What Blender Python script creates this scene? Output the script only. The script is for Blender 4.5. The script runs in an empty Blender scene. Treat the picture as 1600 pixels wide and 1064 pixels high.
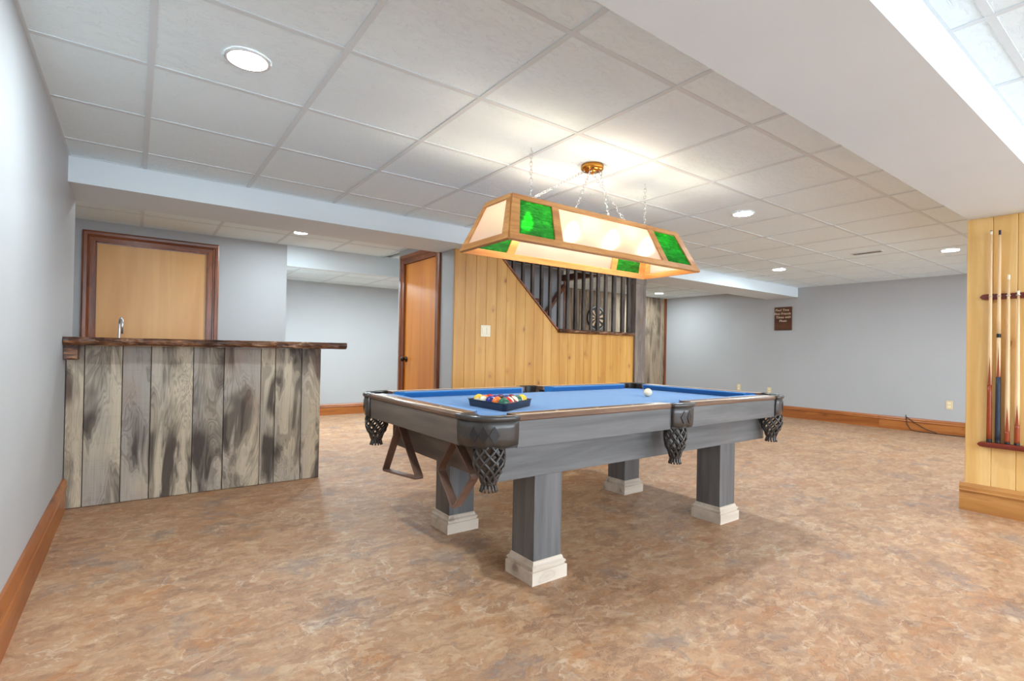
import bpy, bmesh, math, random
from mathutils import Vector, Matrix
random.seed(7)
S = bpy.context.scene
COL = S.collection
R_ = math.radians

# ------------------------------------------------------------------ camera
yaw, pit, rol = R_(36.261), R_(0.424), R_(-1.042)
CAMH = 1.0513
fw = Vector((math.sin(yaw), math.cos(yaw), 0)); rt = Vector((math.cos(yaw), -math.sin(yaw), 0)); dn = Vector((0, 0, -1))
f2 = fw*math.cos(pit) - dn*math.sin(pit); d2 = dn*math.cos(pit) + fw*math.sin(pit)
r3 = rt*math.cos(rol) + d2*math.sin(rol); d3 = d2*math.cos(rol) - rt*math.sin(rol)
cam_d = bpy.data.cameras.new('camera'); cam = bpy.data.objects.new('camera', cam_d); COL.objects.link(cam)
cam.matrix_world = Matrix(((r3.x, -d3.x, -f2.x, 0), (r3.y, -d3.y, -f2.y, 0), (r3.z, -d3.z, -f2.z, CAMH), (0, 0, 0, 1)))
cam_d.sensor_width = 36; cam_d.lens = 802.74/1600*36; cam_d.shift_y = (541.63-532)/1600
cam_d.clip_start = .02
S.camera = cam

# ------------------------------------------------------------------ world, daylight, exposure
W = bpy.data.worlds.new('world'); S.world = W; W.use_nodes = True
W.node_tree.nodes['Background'].inputs[0].default_value = (.62, .78, 1, 1)
W.node_tree.nodes['Background'].inputs[1].default_value = 1.0
S.view_settings.view_transform = 'Standard'; S.view_settings.look = 'None'
S.view_settings.gamma = 1; S.view_settings.use_curve_mapping = False
S.view_settings.exposure = 2.70
DOWNLIGHT_POWER = 92.0     # emission strength of a recessed light's lens
BULB_POWER = 22.0
DAY_POWER = 13.0

def area(name, loc, rot, sx, sy, power, col):
    l = bpy.data.lights.new(name, 'AREA'); l.shape = 'RECTANGLE'; l.size = sx; l.size_y = sy
    l.energy = power; l.color = col
    o = bpy.data.objects.new(name, l); COL.objects.link(o); o.location = loc; o.rotation_euler = rot
    return o
WIN = [(.2, 1.6), (2.5, 4.1), (4.9, 6.7), (7.1, 8.7)]      # windows in the wall behind the camera (x ranges)
WZ = (.55, 1.95)
YF = -2.6
for (a, b) in WIN:
    area('daylight', ((a+b)/2, YF-.35, (WZ[0]+WZ[1])/2), (R_(58), 0, 0), b-a, WZ[1]-WZ[0], DAY_POWER*(b-a)/1.8, (.84, .93, 1))

# ------------------------------------------------------------------ helpers
def tag(o, label=None, cat=None, group=None, kind=None):
    if label: o['label'] = label
    if cat: o['category'] = cat
    if group: o['group'] = group
    if kind: o['kind'] = kind
    return o
def empty(name, loc, label=None, cat=None, group=None, kind=None, parent=None):
    o = bpy.data.objects.new(name, None); COL.objects.link(o); o.empty_display_size = .05
    if parent: o.parent = parent; o.location = Vector(loc)-wloc(parent)
    else: o.location = loc
    return tag(o, label, cat, group, kind)
def wloc(o):
    v = Vector(o.location)
    while o.parent: o = o.parent; v = v + Vector(o.location)
    return v
class MB:
    def __init__(s): s.v = []; s.f = []; s.sm = []
    def add(s, vs, fs, smooth=False):
        n = len(s.v); s.v += [tuple(p) for p in vs]; s.f += [tuple(i+n for i in q) for q in fs]; s.sm += [smooth]*len(fs); return s
    def box(s, x0, x1, y0, y1, z0, z1):
        return s.add([(x0,y0,z0),(x1,y0,z0),(x1,y1,z0),(x0,y1,z0),(x0,y0,z1),(x1,y0,z1),(x1,y1,z1),(x0,y1,z1)],
                     [(0,3,2,1),(4,5,6,7),(0,1,5,4),(1,2,6,5),(2,3,7,6),(3,0,4,7)])
    def quadprism(s, P, n, t):
        """polygon P extruded by t along n"""
        n = Vector(n)*t; k = len(P); P = [Vector(p) for p in P]
        return s.add(P+[p+n for p in P], [tuple(reversed(range(k))), tuple(range(k, 2*k))]+[(i,(i+1)%k,(i+1)%k+k,i+k) for i in range(k)])
    def loft(s, rings, closed=True, caps=True, smooth=False):
        k = len(rings[0]); V = [p for r in rings for p in r]; F = []
        for j in range(len(rings)-1):
            for i in range(k if closed else k-1):
                a, b = j*k+i, j*k+(i+1)%k
                F.append((a, b, b+k, a+k))
        if caps and closed: F += [tuple(reversed(range(k))), tuple(range((len(rings)-1)*k, len(rings)*k))]
        return s.add(V, F, smooth)
    def tube(s, pts, r, n=8, smooth=True, caps=True, flat=1.0):
        pts = [Vector(p) for p in pts]; rings = []
        rr = r if isinstance(r, (list, tuple)) else [r]*len(pts)
        up = None
        for i, p in enumerate(pts):
            t = (pts[min(i+1, len(pts)-1)]-pts[max(i-1, 0)]).normalized()
            if up is None:
                up = Vector((0,0,1)) if abs(t.z) < .9 else Vector((1,0,0))
            u = (up - t*up.dot(t)).normalized(); w = t.cross(u); up = u
            rings.append([p + (u*math.cos(a)*flat + w*math.sin(a))*rr[i] for a in [2*math.pi*k/n for k in range(n)]])
        return s.loft(rings, True, caps, smooth)
    def lathe(s, prof, c, n=24, smooth=True, caps=True):
        """prof: (r, z) pairs about the vertical axis at c"""
        return s.loft([[(c[0]+r*math.cos(2*math.pi*k/n), c[1]+r*math.sin(2*math.pi*k/n), c[2]+z) for k in range(n)] for r, z in prof], True, caps, smooth)
    def build(s, name, mat, parent=None, origin=None, bevel=0, label=None, cat=None, group=None, kind=None, seg=2):
        if origin is None:
            xs, ys, zs = zip(*s.v); origin = ((min(xs)+max(xs))/2, (min(ys)+max(ys))/2, min(zs))
        me = bpy.data.meshes.new(name); me.from_pydata([(x-origin[0], y-origin[1], z-origin[2]) for x, y, z in s.v], [], s.f)
        bm = bmesh.new(); bm.from_mesh(me); bmesh.ops.recalc_face_normals(bm, faces=bm.faces); bm.to_mesh(me); bm.free()
        for p, q in zip(me.polygons, s.sm): p.use_smooth = q
        if mat: me.materials.append(mat)
        o = bpy.data.objects.new(name, me); COL.objects.link(o)
        if parent: o.parent = parent; o.location = Vector(origin)-wloc(parent)
        else: o.location = origin
        if bevel:
            m = o.modifiers.new('bevel', 'BEVEL'); m.width = bevel; m.segments = seg; m.limit_method = 'ANGLE'; m.angle_limit = R_(40)
        return tag(o, label, cat, group, kind)
def box(name, mat, b, parent=None, **k): return MB().box(*b).build(name, mat, parent, **k)
def share(src, name, loc, parent=None):
    o = bpy.data.objects.new(name, src.data); COL.objects.link(o)
    for m in src.modifiers:
        q = o.modifiers.new(m.name, m.type)
        if m.type == 'BEVEL': q.width = m.width; q.segments = m.segments; q.limit_method = m.limit_method; q.angle_limit = m.angle_limit
    if parent: o.parent = parent; o.location = Vector(loc)-wloc(parent)
    else: o.location = loc
    return o

# ------------------------------------------------------------------ materials
def srgb(r, g, b):
    f = lambda c: (c/255/12.92 if c/255 <= .04045 else ((c/255+.055)/1.055)**2.4)
    return (f(r), f(g), f(b), 1)
class NT:
    def __init__(s, name):
        s.m = bpy.data.materials.new(name); s.m.use_nodes = True; s.t = s.m.node_tree; s.n = s.t.nodes
        s.p = s.n['Principled BSDF']; s.out = s.n['Material Output']
    def node(s, typ, ins=None, **props):
        q = s.n.new(typ)
        for k, v in props.items(): setattr(q, k, v)
        for k, v in (ins or {}).items():
            if isinstance(v, bpy.types.NodeSocket): s.t.links.new(v, q.inputs[k])
            else: q.inputs[k].default_value = v
        return q
    def link(s, a, b): s.t.links.new(a, b)
    def math(s, op, a, b=0.0, c=None, clamp=False):
        i = {0: a, 1: b}
        if c is not None: i[2] = c
        return s.node('ShaderNodeMath', i, operation=op, use_clamp=clamp).outputs[0]
    def mix(s, fac, a, b, mode='MIX'):
        q = s.node('ShaderNodeMix', data_type='RGBA', blend_type=mode)
        for sock, v in ((q.inputs[0], fac), (q.inputs[6], a), (q.inputs[7], b)):
            if isinstance(v, bpy.types.NodeSocket): s.t.links.new(v, sock)
            else: sock.default_value = v
        return q.outputs[2]
    def ramp(s, fac, stops):
        q = s.node('ShaderNodeValToRGB', {0: fac}); e = q.color_ramp.elements
        while len(e) < len(stops): e.new(.5)
        for el, (p, c) in zip(e, stops): el.position = p; el.color = c if len(c) == 4 else (*c, 1)
        return q.outputs[0]
    def step(s, v, lo, hi):
        return s.node('ShaderNodeMapRange', {0: v, 1: lo, 2: hi, 3: 0.0, 4: 1.0}, interpolation_type='SMOOTHSTEP').outputs[0]
    def coords(s, scale=(1,1,1), rnd=0.0, kind='Object', rot=(0,0,0)):
        tc = s.node('ShaderNodeTexCoord').outputs[kind]
        if rnd:
            oi = s.node('ShaderNodeObjectInfo').outputs['Random']
            r1 = s.math('MULTIPLY', oi, rnd); r2 = s.math('MULTIPLY', oi, rnd*1.7)
            off = s.node('ShaderNodeCombineXYZ', {0: r1, 1: r2, 2: r1}).outputs[0]
            tc = s.node('ShaderNodeVectorMath', {0: tc, 1: off}, operation='ADD').outputs[0]
        return s.node('ShaderNodeMapping', {'Vector': tc, 'Scale': scale, 'Rotation': rot}).outputs[0]
    def noise(s, vec, scale=5, detail=3, rough=.5, dist=0.0, col=False):
        q = s.node('ShaderNodeTexNoise', {'Vector': vec, 'Scale': scale, 'Detail': detail, 'Roughness': rough, 'Distortion': dist})
        return q.outputs[1 if col else 0]
    def bump(s, h, strength=.3, dist=.01):
        b = s.node('ShaderNodeBump', {'Height': h, 'Strength': strength, 'Distance': dist}); s.link(b.outputs[0], s.p.inputs['Normal'])
    def set(s, col=None, rough=None, metal=None, spec=None, **k):
        for nm, v in (('Base Color', col), ('Roughness', rough), ('Metallic', metal), ('Specular IOR Level', spec)):
            if v is None: continue
            if isinstance(v, bpy.types.NodeSocket): s.link(v, s.p.inputs[nm])
            else: s.p.inputs[nm].default_value = v
        for nm, v in k.items(): s.p.inputs[nm.replace('_', ' ')].default_value = v
        return s.m
def plain(name, col, rough=.5, metal=0, spec=.5, **k):
    n = NT(name); return n.set(col, rough, metal, spec, **k)
def painted(name, col, rough=.6, bump=.05, sc=180):
    n = NT(name); v = n.coords(); h = n.noise(v, sc, 2)
    w = n.noise(v, 1.3, 2); c = n.mix(n.step(w, .3, .7), col, tuple(x*.965 for x in col[:3])+(1,))
    n.bump(h, bump, .004); return n.set(c, rough, spec=.3)
def wood(name, cols, axis='Z', grain=1.0, rough=.45, spec=.4, knots=0.0, knotcol=None, rnd=30.0, ring=.25, kscale=1.0, coat=0.0):
    """cols = (light, mid, dark); grain runs along the axis; optional knots"""
    n = NT(name)
    long = .9*grain; sc = {'X': (long, 9*grain, 9*grain), 'Y': (9*grain, long, 9*grain), 'Z': (9*grain, 9*grain, long)}[axis]
    v = n.coords(sc, rnd)
    big = n.noise(v, 1.0, 3, .5, .6)
    lines = n.math('SINE', n.math('MULTIPLY', big, 60.0))
    fine = n.noise(n.coords(tuple(x*9 for x in sc), rnd), 1.0, 4, .6)
    c = n.ramp(big, [(.3, cols[0]), (.5, cols[1]), (.72, cols[2])])
    c = n.mix(n.math('MULTIPLY', n.step(lines, 0.1, 1.0), ring), c, cols[2])
    c = n.mix(n.math('MULTIPLY', n.step(fine, .5, .75), ring*1.2), c, cols[2])
    h = n.math('ADD', fine, n.math('MULTIPLY', lines, .1))
    if knots:
        ks = {'X': (3.2, 7.0, 7.0), 'Y': (7.0, 3.2, 7.0), 'Z': (7.0, 7.0, 4.6)}[axis]
        kv = n.coords(tuple(k*kscale for k in ks), rnd)
        kv2 = n.node('ShaderNodeVectorMath', {0: kv, 1: n.node('ShaderNodeVectorMath', {0: n.noise(kv, 2.0, 2, .5, 0, True), 'Scale': .35}, operation='SCALE').outputs[0]}, operation='ADD').outputs[0]
        vo = n.node('ShaderNodeTexVoronoi', {'Vector': kv2, 'Scale': 1.0, 'Randomness': 1.0})
        d = vo.outputs['Distance']
        pick = n.math('GREATER_THAN', n.node('ShaderNodeSeparateColor', {0: vo.outputs['Color']}).outputs[0], .55)
        halo = n.math('MULTIPLY', n.math('SUBTRACT', 1.0, n.step(d, .08, .34)), pick)
        core = n.math('MULTIPLY', n.math('SUBTRACT', 1.0, n.step(d, .06, .15)), pick)
        kr = n.step(n.math('SINE', n.math('MULTIPLY', d, 70.0)), 0, 1)
        c = n.mix(n.math('MULTIPLY', halo, n.math('MULTIPLY_ADD', kr, .25, .28)), c, knotcol)
        c = n.mix(n.math('MULTIPLY', core, knots), c, tuple(x*.55 for x in knotcol[:3])+(1,))
    n.bump(h, .08, .004)
    m = n.set(c, rough, spec=spec)
    if coat: n.p.inputs['Coat Weight'].default_value = coat
    return m
def barnwood(name, light, mid, dark, rnd=40.0, axis='Z', amount=1.0, rough=.7):
    n = NT(name)
    a = lambda s, l: {'Z': (s, s, l), 'X': (l, s, s), 'Y': (s, l, s)}[axis]
    v = n.coords(a(7.0, 1.3), rnd)
    wob = n.noise(n.coords(a(3.0, 2.2), rnd), 1.0, 2, .5, .4)
    streak = n.noise(v, 1.0, 3, .55, .9)
    patch = n.noise(n.coords(a(2.6, 1.0), rnd*1.3), 1.0, 2, .5, .5)
    cont = n.math('SINE', n.math('MULTIPLY', streak, 130.0))
    saw = n.noise(n.coords(a(2.0, 120.0), rnd), 1.0, 1)
    fib = n.noise(n.coords(a(120.0, 3.0), rnd), 1.0, 3, .6)
    c = n.mix(n.step(patch, .38, .66), light, mid)
    sm = n.math('MULTIPLY', n.step(streak, .45, .60), n.step(wob, .34, .56))
    c = n.mix(n.math('MULTIPLY', sm, .92*amount), c, dark)
    c = n.mix(n.math('MULTIPLY', n.math('MULTIPLY', n.step(cont, -.6, 1.0), n.step(streak, .36, .55)), .34*amount), c, dark)
    c = n.mix(n.math('MULTIPLY', n.step(saw, .55, .75), .06), c, dark)
    c = n.mix(n.math('MULTIPLY', n.step(fib, .45, .8), .22), c, dark)
    br = n.noise(n.coords(a(3.5, 1.6), rnd*.7), 1.0, 2)
    c = n.mix(n.math('MULTIPLY', n.step(br, .55, .75), .35), c, srgb(150, 118, 98))
    n.bump(n.math('ADD', fib, n.math('MULTIPLY', saw, .5)), .25, .004)
    return n.set(c, rough, spec=.25)

WALL = painted('wall_paint', (.455, .455, .458, 1), .55)
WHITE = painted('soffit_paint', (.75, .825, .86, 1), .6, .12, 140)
def mat_tile():
    n = NT('ceiling_tile'); v = n.coords((1,1,1), 50.0)
    h1 = n.noise(v, 60, 3, .6); h2 = n.noise(n.coords((9, 22, 1), 50.0), 1.0, 3, .6, 1.2)
    ridge = n.math('ABSOLUTE', n.math('SUBTRACT', h2, .5))
    h = n.math('ADD', n.math('MULTIPLY', h1, .5), n.math('MULTIPLY', n.step(ridge, 0, .03), .8))
    n.bump(h, .55, .005)
    return n.set((.84, .955, .995, 1), .8, spec=.2)
TILE = mat_tile()
TEE = plain('ceiling_tee', (.70, .775, .81, 1), .5)
def mat_floor():
    n = NT('slate_vinyl')
    v = n.coords((1, 1, 1))
    def warp(vec, sc, amt, det=4):
        d = n.noise(vec, sc, det, .62, 0, True)
        d = n.node('ShaderNodeVectorMath', {0: d, 1: (.5, .5, .5)}, operation='SUBTRACT').outputs[0]
        d = n.node('ShaderNodeVectorMath', {0: d, 'Scale': amt}, operation='SCALE').outputs[0]
        return n.node('ShaderNodeVectorMath', {0: vec, 1: d}, operation='ADD').outputs[0]
    w = warp(warp(v, 3.0, .3), 14.0, .09)
    mp = lambda sx, sy, rot: n.node('ShaderNodeMapping', {'Vector': w, 'Scale': (sx, sy, 1.0), 'Rotation': (0, 0, rot)}).outputs[0]
    flow = n.noise(mp(12.0, 27.0, .3), 1.0, 7, .7, .7)
    big = n.noise(w, 2.2, 4, .6, .4)
    vo = n.node('ShaderNodeTexVoronoi', {'Vector': mp(9.0, 17.0, .35), 'Scale': 1.0})
    cell = n.node('ShaderNodeSeparateColor', {0: vo.outputs['Color']}).outputs[0]
    t = n.math('ADD', n.math('MULTIPLY', cell, .16), n.math('ADD', n.math('MULTIPLY', flow, .62), n.math('MULTIPLY', big, .34)))
    c = n.ramp(t, [(.33, srgb(140, 106, 86)), (.46, srgb(176, 134, 102)), (.56, srgb(192, 148, 113)), (.66, srgb(204, 164, 128)), (.82, srgb(222, 190, 158))])
    c = n.mix(n.math('MULTIPLY', n.step(n.noise(w, 3.6, 4, .65), .54, .68), .62), c, srgb(142, 126, 120))
    c = n.mix(n.math('MULTIPLY', n.step(n.noise(warp(n.coords((1, 1, 1), 0, rot=(0, 0, 2)), 3, .4), 3.6, 5, .65, .5), .53, .70), .68), c, srgb(192, 128, 78))
    ve = n.node('ShaderNodeTexVoronoi', {'Vector': mp(9.0, 17.0, .35), 'Scale': 1.0}, feature='DISTANCE_TO_EDGE').outputs['Distance']
    brk = n.step(n.noise(w, 6, 3), .5, .62)
    c = n.mix(n.math('MULTIPLY', n.math('MULTIPLY', n.math('SUBTRACT', 1.0, n.step(ve, .0, .06)), brk), .45), c, srgb(240, 216, 190))
    r2 = n.math('ABSOLUTE', n.math('SUBTRACT', n.noise(mp(7.5, 14.0, .3), 1.0, 6, .66, .8), .5))
    c = n.mix(n.math('MULTIPLY', n.math('MULTIPLY', n.math('SUBTRACT', 1.0, n.step(r2, .0, .018)), n.step(n.noise(w, 4, 2), .44, .56)), .72), c, srgb(140, 100, 84))
    fine = n.noise(mp(48.0, 110.0, .3), 1.0, 5, .68)
    c = n.mix(n.math('MULTIPLY', n.step(fine, .5, .72), .38), c, srgb(148, 112, 92))
    c = n.mix(n.math('MULTIPLY', n.step(fine, .48, .28), .34), c, srgb(238, 210, 182))
    w3 = warp(v, 30.0, .05, 3)
    sv = n.node('ShaderNodeTexVoronoi', {'Vector': n.node('ShaderNodeMapping', {'Vector': w3, 'Scale': (22.0, 46.0, 1.0), 'Rotation': (0, 0, .3)}).outputs[0], 'Scale': 1.0})
    sc = n.node('ShaderNodeSeparateColor', {0: sv.outputs['Color']})
    c = n.mix(n.math('MULTIPLY', n.step(sc.outputs[0], .62, 1.0), .24), c, srgb(236, 206, 172))
    c = n.mix(n.math('MULTIPLY', n.step(sc.outputs[1], .66, 1.0), .26), c, srgb(138, 104, 88))
    c = n.mix(n.math('MULTIPLY', n.step(sc.outputs[2], .72, 1.0), .28), c, srgb(198, 138, 92))
    hs = n.node('ShaderNodeHueSaturation', {'Saturation': 1.03, 'Value': .80, 'Color': c}); c = hs.outputs[0]
    n.bump(n.math('ADD', flow, n.math('MULTIPLY', fine, .4)), .12, .003)
    return n.set(c, n.math('MULTIPLY_ADD', flow, .2, .46), spec=.4)
FLOOR = mat_floor()
PINE = wood('knotty_pine', (srgb(216, 164, 86), srgb(205, 150, 70), srgb(188, 130, 52)), 'Z', 1, .38, .45, .8, srgb(160, 92, 40), ring=.14, kscale=1.15)
PINE_PALE = wood('pale_knotty_pine', (srgb(238, 200, 136), srgb(230, 188, 120), srgb(212, 164, 94)), 'Z', 1, .38, .45, .8, srgb(176, 106, 52), ring=.14, kscale=1.0)
PINE_BASE = {a: wood('stained_pine_'+a, (srgb(186, 118, 60), srgb(168, 98, 44), srgb(138, 74, 30)), a, 1, .35, .5, .7, srgb(105, 55, 25), ring=.3) for a in 'XY'}
PINE_LIGHT = {a: wood('clear_pine_'+a, (srgb(200, 146, 86), srgb(186, 130, 70), srgb(158, 102, 52)), a, 1, .35, .5, .85, srgb(110, 60, 34), ring=.3) for a in 'XY'}
BARN = barnwood('weathered_board', srgb(198, 182, 158), srgb(164, 154, 144), srgb(70, 60, 55))
BARN_WARM = barnwood('weathered_board_warm', srgb(172, 152, 126), srgb(142, 124, 104), srgb(78, 66, 56), amount=.8)
DARKWOOD = barnwood('dark_slat_wood', srgb(112, 102, 94), srgb(84, 76, 70), srgb(38, 33, 31), amount=.8)
POST = barnwood('grey_post_wood', srgb(152, 138, 126), srgb(130, 118, 110), srgb(84, 72, 66), amount=.5)
def mat_live():
    n = NT('live_edge_bark'); v = n.coords((3, 14, 26)); a = n.noise(v, 1.4, 5, .65, .8)
    c = n.ramp(a, [(.34, srgb(30, 17, 11)), (.47, srgb(80, 44, 22)), (.58, srgb(128, 82, 50)), (.70, srgb(196, 164, 132))])
    n.bump(a, .8, .01); return n.set(c, .4, spec=.5)
LIVE = mat_live()
DOOR = wood('birch_door', (srgb(226, 174, 110), srgb(216, 160, 96), srgb(200, 140, 76)), 'Z', .35, .35, .5, ring=.10, rnd=3)
DOOR2 = wood('maple_door', (srgb(212, 134, 46), srgb(204, 124, 38), srgb(186, 104, 28)), 'Z', .6, .35, .5, ring=.14, rnd=3)
CASING = {a: wood('walnut_casing_'+a, (srgb(158, 88, 36), srgb(130, 66, 24), srgb(78, 36, 14)), a, 1.2, .3, .6, ring=.45) for a in 'XYZ'}
def mat_grey(axis):
    n = NT('grey_stain_'+axis); sc = {'X': (1.0, 14, 14), 'Y': (14, 1.0, 14), 'Z': (14, 14, 1.0)}[axis]
    v = n.coords(sc, 20); a = n.noise(v, 1.0, 5, .62, .5); b = n.noise(n.coords((2.2, 2.2, 2.2), 20), 1.0, 3)
    c = n.ramp(a, [(.3, srgb(80, 79, 78)), (.5, srgb(99, 98, 97)), (.7, srgb(119, 117, 116))])
    c = n.mix(n.math('MULTIPLY', n.step(b, .5, .75), .45), c, srgb(104, 92, 88))
    n.bump(a, .06, .003); return n.set(c, .42, spec=.45)
GREY = {a: mat_grey(a) for a in 'XYZ'}
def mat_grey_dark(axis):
    n = NT('brown_grey_wood_'+axis); sc = {'X': (1.0, 14, 14), 'Y': (14, 1.0, 14), 'Z': (14, 14, 1.0)}[axis]
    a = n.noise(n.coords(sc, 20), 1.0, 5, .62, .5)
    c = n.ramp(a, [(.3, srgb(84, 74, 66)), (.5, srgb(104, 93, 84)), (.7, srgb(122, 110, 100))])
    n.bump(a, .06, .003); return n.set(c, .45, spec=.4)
GREYD = {a: mat_grey_dark(a) for a in 'XYZ'}  # browner tone for the table ends and slate frame
PLINTH = {a: wood('whitewashed_pine_'+a, (srgb(222, 208, 190), srgb(212, 196, 178), srgb(190, 172, 154)), a, 1, .6, .3, .5, srgb(150, 130, 110), ring=.2) for a in 'XY'}
def mat_felt():
    n = NT('blue_felt'); a = n.noise(n.coords((1, 1, 1)), 500, 2); b = n.noise(n.coords(), 4, 2)
    c = n.mix(n.math('MULTIPLY', b, .3), (.018, .14, .38, 1), (.03, .16, .40, 1)); n.bump(a, .15, .002)
    return n.set(c, .9, spec=.15, Sheen_Weight=.46, Sheen_Roughness=.45, Sheen_Tint=(.75, .85, 1, 1))
FELT = mat_felt()
RAILWOOD = {a: wood('rail_walnut_'+a, (srgb(136, 108, 88), srgb(116, 88, 70), srgb(86, 64, 52)), a, 1.5, .28, .6, ring=.3) for a in 'XY'}
CREAM = plain('cream_inlay', srgb(238, 214, 184), .35)
def mat_leather():
    n = NT('black_leather'); a = n.noise(n.coords(), 160, 3, .6); b = n.noise(n.coords(), 9, 3)
    c = n.mix(b, srgb(44, 40, 38), srgb(72, 66, 62)); n.bump(a, .2, .002); return n.set(c, .3, spec=.65)
LEATHER = mat_leather()
LEATHER_D = plain('dark_leather', srgb(38, 35, 35), .35, 0, .5)
RACKWOOD = wood('brown_rack', (srgb(128, 100, 84), srgb(112, 84, 70), srgb(88, 64, 52)), 'Z', 1, .4, .5, ring=.2)
PLASTIC = plain('black_plastic', srgb(44, 46, 58), .35)
OAK = {a: wood('oak_frame_'+a, (srgb(208, 154, 94), srgb(194, 136, 76), srgb(164, 106, 54)), a, 2.2, .4, .5, ring=.35, knots=0) for a in 'XY'}
def mat_frost():
    n = NT('frosted_glass')
    a = n.noise(n.coords((14, 14, 60)), 1.0, 3, .5, .6)
    tr = n.node('ShaderNodeBsdfTranslucent', {0: (.66, .52, .42, 1)}); df = n.node('ShaderNodeBsdfDiffuse', {0: (.72, .62, .54, 1)})
    rf = n.node('ShaderNodeBsdfRefraction', {0: (1, .96, .92, 1), 1: .48, 2: 1.08}); gl = n.node('ShaderNodeBsdfGlossy', {0: (1, 1, 1, 1), 1: .2})
    m1 = n.node('ShaderNodeMixShader', {0: .50, 1: tr.outputs[0], 2: df.outputs[0]})
    m2 = n.node('ShaderNodeMixShader', {0: .34, 1: m1.outputs[0], 2: rf.outputs[0]})
    m3 = n.node('ShaderNodeMixShader', {0: .05, 1: m2.outputs[0], 2: gl.outputs[0]})
    n.link(m3.outputs[0], n.out.inputs[0]); return n.m
FROST = mat_frost()
def mat_green():
    n = NT('green_glass')
    a = n.noise(n.coords((10, 10, 40)), 1.0, 4, .6, 1.5)
    c = n.ramp(a, [(.3, (.005, .16, .01, 1)), (.5, (.012, .36, .03, 1)), (.68, (.05, .6, .06, 1)), (.8, (.25, .62, .08, 1))])
    tr = n.node('ShaderNodeBsdfTranslucent', {0: c}); df = n.node('ShaderNodeBsdfDiffuse', {0: c})
    rf = n.node('ShaderNodeBsdfRefraction', {0: c, 1: .24, 2: 1.1}); gl = n.node('ShaderNodeBsdfGlossy', {0: (1, 1, 1, 1), 1: .15})
    b = n.node('ShaderNodeBump', {'Height': a, 'Strength': .5, 'Distance': .01})
    for q in (rf, gl): n.link(b.outputs[0], q.inputs['Normal'])
    m1 = n.node('ShaderNodeMixShader', {0: .45, 1: tr.outputs[0], 2: df.outputs[0]})
    m2 = n.node('ShaderNodeMixShader', {0: .35, 1: m1.outputs[0], 2: rf.outputs[0]})
    m3 = n.node('ShaderNodeMixShader', {0: .04, 1: m2.outputs[0], 2: gl.outputs[0]})
    n.link(m3.outputs[0], n.out.inputs[0]); return n.m
GREEN = mat_green()
BRASS = plain('brass', srgb(205, 140, 60), .22, 1)
CHROME = plain('bright_steel', (.72, .72, .72, 1), .25, 1)
DARKMETAL = plain('dark_bronze', srgb(58, 44, 36), .35, .8)
def emit(name, col, st):
    n = NT(name); return n.set(col, .5, Emission_Color=col, Emission_Strength=st)
BULB = emit('bulb_glow', (1, .84, .66, 1), BULB_POWER)
LENS = emit('downlight_lens', (.79, .93, 1, 1), DOWNLIGHT_POWER)
IVORY = plain('ivory_plastic', srgb(226, 204, 160), .4)
IVORY_W = plain('cream_plastic', srgb(238, 226, 196), .4)
BLACK = plain('black_rubber', srgb(24, 23, 24), .5)
VINYL = plain('white_vinyl', (.8, .8, .8, 1), .4)
def mat_glass():
    n = NT('window_glass'); t = n.node('ShaderNodeBsdfTransparent'); g = n.node('ShaderNodeBsdfGlossy', {1: .02})
    m = n.node('ShaderNodeMixShader', {0: .06, 1: t.outputs[0], 2: g.outputs[0]}); n.link(m.outputs[0], n.out.inputs[0]); return n.m
GLASS = mat_glass()
REDWOOD = wood('mahogany_rack', (srgb(142, 58, 38), srgb(122, 44, 28), srgb(90, 28, 20)), 'Y', 2, .3, .6, ring=.3)
SIGNWOOD = wood('dark_sign_board', (srgb(104, 58, 22), srgb(88, 46, 16), srgb(60, 30, 10)), 'Y', 2, .4, .5, ring=.3)
COUNTER = plain('counter_laminate', srgb(110, 96, 84), .4)

# ------------------------------------------------------------------ setting
CZ = 2.197; T = .6096
XL, XR = -.351, 9.02
YS0, YS1, ZS = 4.15, 4.68, 2.038           # long soffit over the stair wall
YB = 6.21                                  # wall behind the bar
YA, ZA = 8.10, 2.04                        # alcove
YFAR = 6.85
XP = 2.503; YP = 4.382
def struct(o, label, cat): return tag(o, label, cat, kind='structure')
struct(box('floor', FLOOR, (XL-.9, XR+.1, YF-.1, YA+.1, -.05, 0)), 'tan and rust slate look vinyl floor of the basement', 'floor')

ceil = empty('ceiling', (0, 0, CZ)); struct(ceil, 'white suspended ceiling of textured square tiles with soffits', 'ceiling')
box('ceiling_deck', WHITE, (XL-.9, XR+.1, YF-.1, YA+.1, CZ+.03, CZ+.08), ceil)
_tiles = {}
def tile_zone(x0, x1, y0, y1, z, gx, gy, tiles=True):
    hw = .012
    xs = [x0]+[gx+k*T for k in range(-30, 40) if x0+.03 < gx+k*T < x1-.03]+[x1]
    ys = [y0]+[gy+k*T for k in range(-30, 40) if y0+.03 < gy+k*T < y1-.03]+[y1]
    for i in range(len(xs)-1):
        for j in range(len(ys)-1):
            a, b, c, d = xs[i]+hw, xs[i+1]-hw, ys[j]+hw, ys[j+1]-hw
            if b-a < .01 or d-c < .01: continue
            key = (round(b-a, 3), round(d-c, 3)); loc = ((a+b)/2, (c+d)/2, z+.004)
            if key in _tiles: share(_tiles[key], 'ceiling_tile', loc, ceil)
            else: _tiles[key] = box('ceiling_tile', TILE, (a, b, c, d, z+.004, z+.018), ceil, origin=loc)
    for x in xs: box('ceiling_tee', TEE, (max(x-hw, x0), min(x+hw, x1), y0, y1, z, z+.02), ceil)
    for y in ys: box('ceiling_cross_tee', TEE, (x0, x1, max(y-hw, y0), min(y+hw, y1), z+.0008, z+.02), ceil)
GX, GY = .0303, 1.3725
Y2A, Y2B, Z2 = .556, 1.014, 2.0216          # second soffit, over the cue rack wall
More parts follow.
